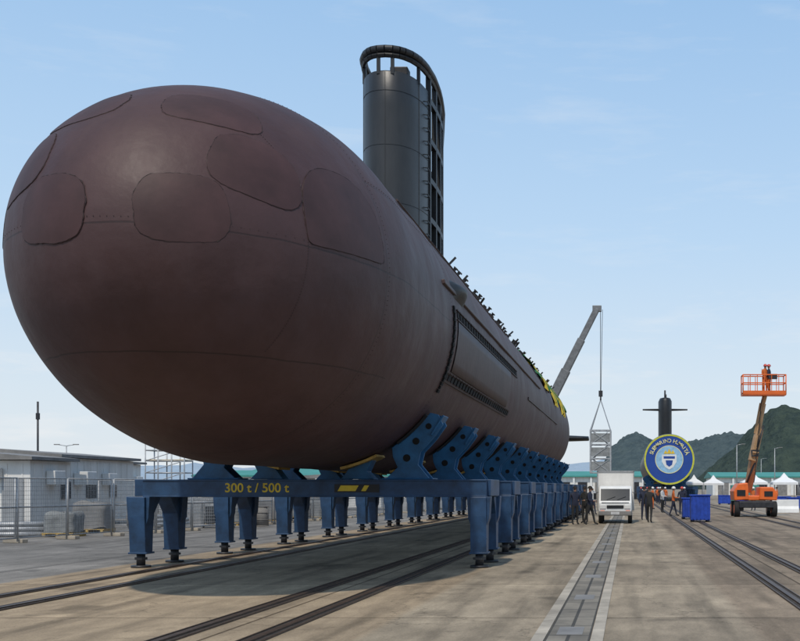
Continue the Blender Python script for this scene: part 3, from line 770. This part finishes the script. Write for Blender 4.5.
person(2, (2.9, 97, 0), .9, M['ocloth'], M['dark'], M['redhat'], "person in orange jacket and red helmet by the rails")
person(0, (5.2, 105, 0), -.9, M['navy'], M['dark'], M['whitehat'], "person standing in navy jacket and white helmet")
for i in range(16):
    tops = ((M['navy'], "navy jacket"), (M['shirt'], "white shirt"), (M['ocloth'], "orange jacket"), (M['dark'], "dark jacket"))[random.randrange(4)]
    hat = random.choice((('hair', "bare head"), ('redhat', "red helmet"), ('whitehat', "white helmet")))
    pi = random.randrange(3)
    x = random.uniform(.8, 3.6) if i < 8 else random.uniform(10, 19)
    person(pi, (x, random.uniform(104, 128) if i < 8 else random.uniform(84, 118), 0), random.uniform(-3, 3), tops[0], M['navy'], M[hat[0]], "person %s in %s with %s" % (("standing", "walking", "gesturing")[pi], tops[1], hat[1]))

# ------------------------------------------------------------------ boom lift
bl = root("boom_lift", (7.35, 64.5, 0), "orange boom lift with raised basket on black tyres", "boom lift")
b = MB(); b.box((0, .9, .72), (2.0, 2.9, .38)); b.box((-.95, 0, .5), (.5, .4, .3)); b.box((.95, 0, .5), (.5, .4, .3)); b.obj("chassis", M['dsteel'], bl, bevel=.04)
for x in (-1.08, 1.08):
    for y in (0, 2.0):
        wh = bpy.data.objects.new("wheel", None); C.objects.link(wh); wh.parent = bl; wh.location = (x, y, .46)
        v = MB(); v.cyl((-.17, 0, 0), (.17, 0, 0), .46, 24); v.obj("tyre", M['rubber'], wh, bevel=.05)
        v = MB(); v.cyl((-.18, 0, 0), (.18, 0, 0), .25, 16); v.obj("rim", M['orange'], wh)
b = MB(); b.prism([(-1.25, .95), (-1.3, 1.5), (-1.0, 1.95), (-.45, 2.0), (-.4, 1.0)], 'y', -.2, 2.3); b.prism([(1.25, .95), (1.3, 1.4), (1.0, 1.75), (.25, 1.75), (.2, 1.0)], 'y', -.2, 2.3)
b.box((0, 1.0, 1.1), (1.3, 2.2, .3)); b.obj("turret", M['orange'], bl, bevel=.06)
b = MB(); b.box((-.85, -.22, 1.4), (.5, .02, .35)); b.box((.75, -.22, 1.35), (.5, .02, .3)); b.obj("engine_vent", M['black'], bl)
def q(mb, p0, p1, w_): mb.bar(p0, p1, w_, w_*1.15)
b = MB(); q(b, (-.25, 1.9, 1.5), (.05, .6, 3.9), .38); q(b, (-.1, .75, 3.3), (.35, .9, 5.2), .36); b.obj("lower_boom", M['cream'], bl, bevel=.02)
b = MB(); q(b, (.2, .9, 4.9), (.52, .7, 6.7), .28); q(b, (.5, .7, 6.6), (.62, .5, 7.15), .2); b.obj("upper_boom", M['cream'], bl, bevel=.02)
b = MB(); b.cyl((-.5, 1.4, 1.6), (.05, .8, 3.2), .07, 10); b.cyl((.1, .6, 3.7), (.55, .6, 5.4), .05, 10); b.box((.05, .75, 3.75), (.46, .55, .4)); b.obj("lift_ram", M['dsteel'], bl)
b = MB()
for i in range(7): b.cyl((-.05+.06*i, .35, 2.0+.7*i), (.0+.06*(i+1), .35, 2.7+.7*i), .03, 6)
b.obj("hydraulic_hose", M['rubber'], bl)
bk = MB(); bx0, bx1, by0, by1, bz0, bz1 = -.75, 1.75, -.3, .7, 7.15, 8.3
for x in (bx0, bx1):
    for y in (by0, by1): bk.cyl((x, y, bz0), (x, y, bz1), .035, 8)
for z in (bz1, (bz0+bz1)/2+.1, bz0+.1):
    for a_, c_ in (((bx0, by0), (bx1, by0)), ((bx0, by1), (bx1, by1)), ((bx0, by0), (bx0, by1)), ((bx1, by0), (bx1, by1))):
        bk.cyl((*a_, z), (*c_, z), .032, 8)
for k in range(1, 6):
    x = bx0+(bx1-bx0)*k/6; bk.cyl((x, by0, bz0), (x, by0, bz1), .022, 6); bk.cyl((x, by1, bz0), (x, by1, bz1), .022, 6)
bk.box((.5, .2, bz0), (2.55, 1.05, .08)); bk.box((.5, by0-.03, bz0+.12), (2.5, .02, .2))
bo = bk.obj("basket", M['orange'], bl)
b = MB(); b.box((1.0, by0+.1, bz1-.1), (.5, .2, .3)); b.obj("control_box", M['dsteel'], bl, bevel=.02)
person(2, (7.95, 64.75, 7.2), .5, M['ocloth'], M['ocloth'], M['redhat'], "person in orange overalls and red helmet standing in lift basket")
person(3, (8.2, 64.85, 7.2), -2, M['navy'], M['ocloth'], M['redhat'], "person in navy and orange workwear standing in lift basket")

# ------------------------------------------------------------------ mobile crane
cr_ = root("mobile_crane", (-11, 110, 0), "grey mobile crane with long telescopic boom raised", "crane")
b = MB(); b.box((-1, 2, 1.1), (2.7, 11, .8)); b.obj("carrier", M['yellow'], cr_, bevel=.08)
b = MB(); b.box((-1, 0.5, 2.3), (2.5, 3.6, 1.5)); b.obj("slewing_body", M['steel'], cr_, bevel=.1)
b = MB(); b.prism([(-4.2, .9), (-4.3, 2.0), (-3.9, 2.9), (-2.6, 2.9), (-2.6, .9)], 'x', -2.3, .3); b.obj("cab", M['white'], cr_, bevel=.08)
for x in (-2.2, .2):
    for y in (-2.2, -.6, 3.4, 5.2):
        b = MB(); b.cyl((x-.2, y, .6), (x+.2, y, .6), .6, 20); b.obj("wheel", M['rubber'], cr_, bevel=.06)
p0 = Vector((-.9, .6, 2.6)); p1 = Vector((7.7, 0, 19.6)); dd = p1-p0
b = MB()
for a_, c_, w_ in ((0, .45, .95), (.4, .64, .8), (.6, .82, .66), (.8, 1.0, .52)): b.bar(p0+dd*a_, p0+dd*c_, w_, w_*1.1)
b.box(p1, (.9, .5, .6)); b.obj("boom", M['boomg'], cr_, bevel=.04)
b = MB(); b.cyl((.6, .6, 2), p0+dd*.35+Vector((.4, 0, -.3)), .22, 12); b.obj("luffing_ram", M['dsteel'], cr_)
for xa, xb in ((8.05, 8.05), (8.25, 8.1)):
    b = MB(); b.cyl((xa, -.1, 19.5), (xb, -.1, 11.3), .03, 6); b.obj("hoist_rope", M['dsteel'], cr_)
b = MB(); b.box((8.07, -.1, 11.1), (.4, .2, .6)); b.cyl((8.07, -.1, 10.8), (8.07, -.1, 10.4), .08, 8); b.obj("hook_block", M['dsteel'], cr_)
ld = root("stair_tower", (-2.93, 109.9, 3.2), "grey steel stair tower section hanging from crane slings", "stair tower")
b = MB()
for x in (-1, 1):
    for y in (-1, 1): b.box((x, y, 2.1), (.14, .14, 4.2)); b.bar((x, y, 4.2), (0, 0, 7.3), .07)
for z in (0, 1.4, 2.8, 4.2):
    for s_ in (-1, 1): b.box((0, s_, z), (2, .12, .12)); b.box((s_, 0, z), (.12, 2, .12))
for i, z in enumerate((0, 1.4, 2.8)):
    s_ = 1 if i % 2 else -1; b.bar((-s_, -1, z), (s_, -1, z+1.4), .06); b.bar((-1, s_, z), (1, s_, z+1.4), .06); b.bar((-s_*.8, 0, z), (s_*.8, 0, z+1.4), .9, .12)
b.obj("tower_frame", M['steel'], ld)
b = MB()
for z in (.1, 1.5, 2.9): b.box((0, -.97, z+.55), (1.9, .02, .9))
b.obj("mesh_guard", M['canvas'], ld)

# ------------------------------------------------------------------ blue containers
def bin_(x, y, w_, d_, h_, lab):
    r = root("waste_container", (x, y, 0), lab, "container", "blue boxes beside the rails")
    b = MB(); b.box((0, 0, h_/2+.06), (w_, d_, h_-.08)); 
    for k in range(5): b.box((-w_/2+w_*(k+.5)/5, -d_/2-.03, h_/2+.05), (.06, .06, h_-.2))
    b.box((0, 0, h_+.03), (w_+.1, d_+.1, .06)); b.obj("body", M['bluecloth'], r, bevel=.02)
    b = MB()
    for sx_ in (-1, 1):
        for sy in (-1, 1): b.cyl((sx_*w_*.4, sy*d_*.4, 0), (sx_*w_*.4, sy*d_*.4, .1), .08, 10)
    b.obj("foot", M['dsteel'], r)
bin_(3.5, 55, .95, 1.1, 1.3, "blue ribbed steel box standing beside the rails")
bin_(3.15, 60, .6, 1.2, 1.1, "narrow blue ribbed steel box beside the rails")
for i, (x, y) in enumerate(((12.9, 86), (14.6, 87), (16.3, 88), (13.2, 95), (15.4, 97), (9.6, 112), (11.5, 113))):
    bin_(x, y, 1.2, .9, .9, "blue box standing on the concrete")
# tents
for i, (x, y, s_) in enumerate(((15.5, 138, 3.2), (19.6, 140, 3.2), (23.7, 142, 3.2), (27.8, 144, 3.2), (12.5, 165, 3.0), (9.3, 160, 2.6))):
    r = root("canopy_tent", (x, y, 0), "white pyramid canopy tent on thin metal legs", "tent", "white canopy tents")
    b = MB()
    hs2 = s_/2
    P = [[(-hs2, -hs2, 2.1), (hs2, -hs2, 2.1), (hs2, hs2, 2.1), (-hs2, hs2, 2.1)], [(-hs2, -hs2, 2.4), (hs2, -hs2, 2.4), (hs2, hs2, 2.4), (-hs2, hs2, 2.4)], [(-hs2*.3, -hs2*.3, 3.0), (hs2*.3, -hs2*.3, 3.0), (hs2*.3, hs2*.3, 3.0), (-hs2*.3, hs2*.3, 3.0)], [(-.03, -.03, 3.6), (.03, -.03, 3.6), (.03, .03, 3.6), (-.03, .03, 3.6)]]
    b.grid(P, True); b.obj("canopy", M['tent'], r, fixn=False)
    for sx_ in (-1, 1):
        for sy in (-1, 1):
            b = MB(); b.cyl((sx_*hs2*.97, sy*hs2*.97, 0), (sx_*hs2*.97, sy*hs2*.97, 2.2), .04, 8); b.obj("leg", M['steel'], r)

# ------------------------------------------------------------------ sheds
def cabin(x, y, w_, d_, h_, lab, nwin=2, door=True, slope=.25):
    r = root("site_cabin", (x, y, 0), lab, "cabin")
    b = MB(); b.box((0, d_/2, h_/2+.1), (w_, d_, h_-.2))
    n = int(w_/.6)
    for k in range(n): b.box((-w_/2+.3+k*.6, -.008, h_/2+.1), (.06, .02, h_-.45))
    n = int(d_/.6)
    for k in range(n): b.box((w_/2+.008, .3+k*.6, h_/2+.1), (.02, .06, h_-.45))
    b.obj("wall", M['wallw'], r, bevel=.01)
    b = MB(); b.prism([(-w_/2-.25, h_+.02), (w_/2+.25, h_+.02), (w_/2+.25, h_+.14), (0, h_+.14+slope), (-w_/2-.25, h_+.14)], 'y', -.35, d_+.3); b.obj("roof", M['roofg'], r)
    for k in range(nwin):
        xx = -w_/2+w_*(k+.6)/(nwin+.6); 
        b = MB(); b.box((xx, -.045, 1.75), (.95, .05, .85)); b.obj("window", M['glass'], r)
        b = MB(); b.box((xx, -.06, 2.2), (1.05, .06, .06)); b.box((xx, -.06, 1.3), (1.05, .08, .06)); b.box((xx-.5, -.06, 1.75), (.05, .06, .85)); b.box((xx+.5, -.06, 1.75), (.05, .06, .85)); b.obj("window_frame", M['steel'], r)
        b = MB(); b.box((xx+.75, -.2, 2.25), (.6, .3, .42)); b.obj("air_conditioner", M['white'], r, bevel=.02)
    if door:
        b = MB(); b.box((w_/2-.65, -.04, 1.1), (.8, .06, 1.95)); b.obj("door", M['doorg'], r)
    for k in range(2):
        b = MB(); b.box((w_/2+.2, 1.5+k*2.6, 2.1), (.35, .8, .55)); b.obj("air_conditioner", M['white'], r, bevel=.02)
        b = MB(); b.box((w_/2+.035, 2.6+k*2.2, 1.6), (.05, .7, .7)); b.obj("window", M['glass'], r)
    return r
cabin(-25.6, 42, 5.4, 3, 2.75, "weathered white site cabin with grey pitched roof", 2)
cabin(-27.2, 47.5, 5.2, 7, 3.0, "long white site cabin with air conditioners on its side", 2)
cabin(-32.8, 62, 6.0, 5, 3.1, "long white site cabin with grey roof", 2)
cabin(-41.5, 58, 8.0, 6, 3.6, "wide white site cabin with grey roof", 3)
cabin(-22.5, 84, 7.0, 3, 2.4, "small white site cabin behind the fence", 2)
cabin(-28, 100, 8.0, 3, 2.4, "small white site cabin near the yard road", 3)

# fences
fp = root("fence_panel", (-19.2, 31.5, 0), "grey wire mesh temporary fence panel on feet", "fence", "temporary fence panels")
b = MB(); W_ = 2.3; H_ = 2.0
for x in (0, W_): b.cyl((x, 0, .05), (x, 0, H_), .028, 8)
for z in (.15, H_, 1.1): b.cyl((0, 0, z), (W_, 0, z), .02, 8)
b.obj("fence_frame", M['steel'], fp)
b = MB()
for k in range(1, 28): b.box((k*W_/28, 0, 1.08), (.008, .008, 1.85))
for k in range(1, 14): b.box((W_/2, 0, .15+k*1.85/14), (W_, .008, .008))
b.obj("wire_mesh", M['steel'], fp)
b = MB(); b.box((0, 0, .06), (.25, .7, .12)); b.obj("fence_foot", M['pier'], fp, bevel=.02)
def frow(x0, y0, x1, y1):
    n = int(math.hypot(x1-x0, y1-y0)/2.36); a = math.atan2(y1-y0, x1-x0)
    for k in range(n):
        copy_thing(fp, (x0+(x1-x0)*k/n, y0+(y1-y0)*k/n, 0), rot=(0, 0, a+random.uniform(-.07, .07)))
fp.rotation_euler = (0, 0, math.radians(80))
frow(-19.0, 34, -17.0, 46); frow(-17, 46.3, -15.2, 72); frow(-24.5, 35.5, -19.6, 34.2)
frow(-17, 46, -22.5, 45.5); frow(-15, 74, -14.6, 110); frow(-18.2, 56, -26, 57)

# clutter by the fence
for i, (x, y, w_, h_) in enumerate(((-19.8, 38.5, 1.1, .7), (-20.6, 42.2, 1.3, 1.0), (-18.4, 50, 1.6, .8), (-17.8, 54, 1.3, 1.1), (-17.6, 60, 1.8, .9), (-19.5, 66, 2.0, 1.2), (-22, 60, 1.8, 1.4))):
    r = root("covered_pallet", (x, y, 0), "pallet load wrapped in grey canvas beside the fence", "pallet", "wrapped pallets")
    b = MB()
    for k in range(3): b.box((-w_/2+.08+k*(w_-.16)/2, 0, .05), (.1, 1.0, .1))
    b.box((0, 0, .12), (w_, 1.0, .03)); b.obj("pallet_base", M['timber'], r)
    b = MB(); b.smooth = True; P = []
    for k in range(7):
        z = .14+h_*min(k, 5)/5; s_ = .47 if k < 5 else (.44 if k == 5 else .02)
        P.append([(w_*s_*max(-1, min(1, 1.3*math.cos(a)))*(1+.10*noise.noise(Vector((a*2, k*.6, i)))), 1.0*s_*max(-1, min(1, 1.3*math.sin(a)))*(1+.12*noise.noise(Vector((a*3, k, i+5)))), z+.12*noise.noise(Vector((a, k, i)))) for a in [2*math.pi*j/28 for j in range(28)]])
    b.grid(P, True); b.obj("canvas_cover", M['canvas'] if i % 2 == 0 else M['roofg'], r)
for i, (x, y) in enumerate(((-16.8, 48.2), (-16.3, 48.7), (-16.9, 57.3))):
    b = MB(); b.cyl((0, 0, 0), (0, 0, .88), .29, 20)
    for z in (.02, .3, .6, .87): b.cyl((0, 0, z-.015), (0, 0, z+.015), .305, 20)
    tag(b.obj("steel_drum", M['roofg'], loc=(x, y, 0)), "grey steel drum standing by the fence", "drum", "steel drums")
for i, (x, y) in enumerate(((-18.9, 42.5), (-17.9, 46.9), (-18.9, 57.5))):
    r = root("cable_reel", (x, y, .55), "wooden cable reel standing on its rim", "cable reel", "cable reels", rot=(0, 0, .5*i))
    b = MB(); b.cyl((-.32, 0, 0), (-.26, 0, 0), .55, 24); b.cyl((.26, 0, 0), (.32, 0, 0), .55, 24); b.obj("flange", M['roofg'], r)
    b = MB(); b.cyl((-.26, 0, 0), (.26, 0, 0), .36, 24); b.obj("cable_coil", M['rubber'], r)
for i, (x, y) in enumerate(((-21.6, 38.3), (-20.8, 48.6))):
    b = MB()
    for k, (u, z) in enumerate(((-.3, .09), (-.1, .09), (.1, .09), (.3, .09), (-.2, .26), (0, .26), (.2, .26), (-.1, .43), (.1, .43))): b.cyl((-1.5, u, z), (1.5, u, z), .09, 10)
    tag(b.obj("pipe_stack", M['steel'], loc=(x, y, 0), rot=(0, 0, .2+i)), "stack of grey steel pipes lying on the ground", "pipes", "pipe stacks")["kind"] = "stuff"

# scaffold
sf = root("scaffold_tower", (-31.0, 74, 0), "silver scaffold tower standing behind the cabins", "scaffold")
b = MB()
for x in (-1.3, -.45, .45, 1.3):
    for y in (-.7, .7): b.cyl((x, y, 0), (x, y, 4.9), .045, 8)
for z in (.3, 1.1, 1.9, 2.7, 3.5, 4.2, 4.8):
    for y in (-.7, .7): b.cyl((-1.3, y, z), (1.3, y, z), .04, 8)
    for x in (-1.3, 1.3): b.cyl((x, -.7, z), (x, .7, z), .04, 8)
for i, z in enumerate((.3, 1.1, 1.9, 2.7, 3.5)): b.cyl((-1.3, -.72, z), (1.3, -.72, z+.8), .03, 6)
b.obj("scaffold_frame", M['steel'], sf); b = MB(); b.box((0, 0, 3.56), (2.6, 1.2, .05)); b.obj("deck_board", M['timber'], sf)
def lamp_post(x, y, h, n=1):
    r = root("street_lamp", (x, y, 0), "tall grey street lamp post", "street lamp", "street lamps")
    b = MB(); b.cyl((0, 0, 0), (0, 0, h), .11, 10, .06); b.cyl((0, 0, h), (.9, 0, h+.15), .04, 8)
    if n > 1: b.cyl((0, 0, h), (-.9, 0, h+.15), .04, 8)
    b.obj("post", M['steel'], r); b = MB(); b.box((1.05, 0, h+.16), (.6, .22, .1))
    if n > 1: b.box((-1.05, 0, h+.16), (.6, .22, .1))
    b.obj("lamp_head", M['roofg'], r, bevel=.02)
r = root("antenna_mast", (-32.3, 60, 0), "thin dark mast with small box at the top", "mast")
b = MB(); b.cyl((0, 0, 0), (0, 0, 6.4), .055, 8); b.box((0, 0, 5.6), (.16, .14, .35)); b.obj("mast_pole", M['dsteel'], r)
lamp_post(-62, 121, 6.3, 2)
for x, y in ((25, 190), (38, 215), (52, 240), (31, 260), (62, 300), (3, 240), (17, 175)): lamp_post(x, y, 8.5)

# ------------------------------------------------------------------ far industrial buildings
def hall(x, y, w_, d_, h_, n, lab):
    r = root("industrial_shed", (x, y, 0), lab, "industrial shed")
    b = MB(); b.box((0, d_/2, h_*.5), (w_, d_, h_)); b.obj("wall", M['wallw'], r)
    b = MB(); b.prism([(-.8, h_), (d_+.8, h_), (d_+.8, h_+.3), (d_/2, h_+h_*.35), (-.8, h_+.3)], 'x', -w_/2-.5, w_/2+.5); b.obj("roof", M['teal'], r)
    for k in range(n+1):
        b = MB(); b.box((-w_/2+w_*k/n, -.35, h_/2), (.45, .5, h_-.02)); b.obj("column", M['white'], r)
    for k in range(n):
        b = MB(); b.box((-w_/2+w_*(k+.5)/n, -.03, h_*.36), (w_/n*.55, .1, h_*.72)); b.obj("door", M['dsteel' if k % 3 else 'roofg'], r)
hall(50, 250, 62, 24, 4.0, 14, "long low shed with teal roof and white columns")
hall(-9, 255, 24, 20, 4.2, 6, "low shed with teal roof and white columns")
hall(95, 330, 70, 30, 6, 12, "long shed with teal roof behind the yard")
hall(-75, 300, 60, 30, 5.5, 10, "long shed with teal roof behind the cabins")
hall(-55, 190, 40, 16, 3.6, 8, "low shed with teal roof and white columns")
bb = root("barrier", (10.6, 75, 0), "white plastic road barrier on concrete", "barrier", "plastic barriers")
b = MB(); b.prism([(-.25, 0), (.25, 0), (.22, .25), (.09, .45), (.07, .9), (-.07, .9), (-.09, .45), (-.22, .25)], 'x', -.9, .9); b.obj("barrier_body", M['white'], bb, bevel=.02)
for k in range(1, 7): copy_thing(bb, (10.6+2.1*k, 75+random.uniform(-.2, .2)+k*1.2, 0))
gn = root("generator_unit", (19.5, 110, 0), "green steel generator cabinet on skids", "generator", "generator cabinets")
b = MB(); b.box((0, 0, 1.1), (3, 1.4, 1.8)); b.box((0, -.71, 1.2), (1.2, .03, 1.0)); b.cyl((.9, 0, 2.0), (.9, 0, 2.5), .07, 8); b.obj("cabinet", M['teal'], gn, bevel=.03)
b = MB(); b.box((0, -.5, .1), (3.2, .15, .2)); b.box((0, .5, .1), (3.2, .15, .2)); b.obj("skid", M['dsteel'], gn)
copy_thing(gn, (12.5, 120, 0)); copy_thing(gn, (23.5, 112, 0))

# ------------------------------------------------------------------ hills
def hill(name, prof, yc, depth, amp, seed, mat, nx=280, ny=54):
    x0, x1 = prof[0][0], prof[-1][0]; mb = MB(); mb.smooth = True; P = []
    for j in range(ny+1):
        v_ = j/ny; row = []
        for i in range(nx+1):
            x = x0+(x1-x0)*i/nx; h = lerp_tab(prof, x)
            bell = math.sin(math.pi*min(1, v_*.98+.01))**.8
            nz = noise.fractal(Vector((x*.006+seed, v_*3, seed)), 1, 2, 4)*.30+noise.fractal(Vector((x*.05, v_*18, seed)), 1, 2, 3)*.065
            row.append((x, yc+depth*(v_-.5), max(-1, h*bell*(1+nz*(1.1-.6*bell))+noise.noise(Vector((x*.12, v_*50, seed)))*amp*bell)))
        P.append(row)
    mb.grid(P); return struct(mb.obj(name, mat, fixn=False))
def hillmat(name, a, b_, sc_):
    m = nmat(name, a, .95, 0, 0, sc_, .8, sc_*3, .1, b_); 
    for n_ in m.node_tree.nodes:
        if n_.type == 'BUMP': n_.inputs["Distance"].default_value = 9
    return m
hmA = hillmat("wooded_slope_painted_haze", (.095, .125, .125), (.05, .075, .085), .05)  # bluish aerial haze is mixed into the hill base colours
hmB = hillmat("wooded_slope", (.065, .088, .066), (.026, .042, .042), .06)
hmC = hillmat("distant_ridge_painted_haze", (.34, .42, .50), (.30, .38, .46), .02)  # pale distance haze painted as the ridge colour
s_ = 1100/1900
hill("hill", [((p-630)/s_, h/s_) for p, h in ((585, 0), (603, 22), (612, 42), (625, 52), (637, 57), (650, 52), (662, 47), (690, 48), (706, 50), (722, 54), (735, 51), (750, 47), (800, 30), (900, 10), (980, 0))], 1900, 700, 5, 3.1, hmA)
s_ = 1100/1300
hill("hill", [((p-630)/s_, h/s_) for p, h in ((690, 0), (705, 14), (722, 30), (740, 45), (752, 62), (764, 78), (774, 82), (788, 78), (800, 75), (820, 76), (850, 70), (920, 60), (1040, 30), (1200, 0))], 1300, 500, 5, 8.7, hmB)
s_ = 1100/6000
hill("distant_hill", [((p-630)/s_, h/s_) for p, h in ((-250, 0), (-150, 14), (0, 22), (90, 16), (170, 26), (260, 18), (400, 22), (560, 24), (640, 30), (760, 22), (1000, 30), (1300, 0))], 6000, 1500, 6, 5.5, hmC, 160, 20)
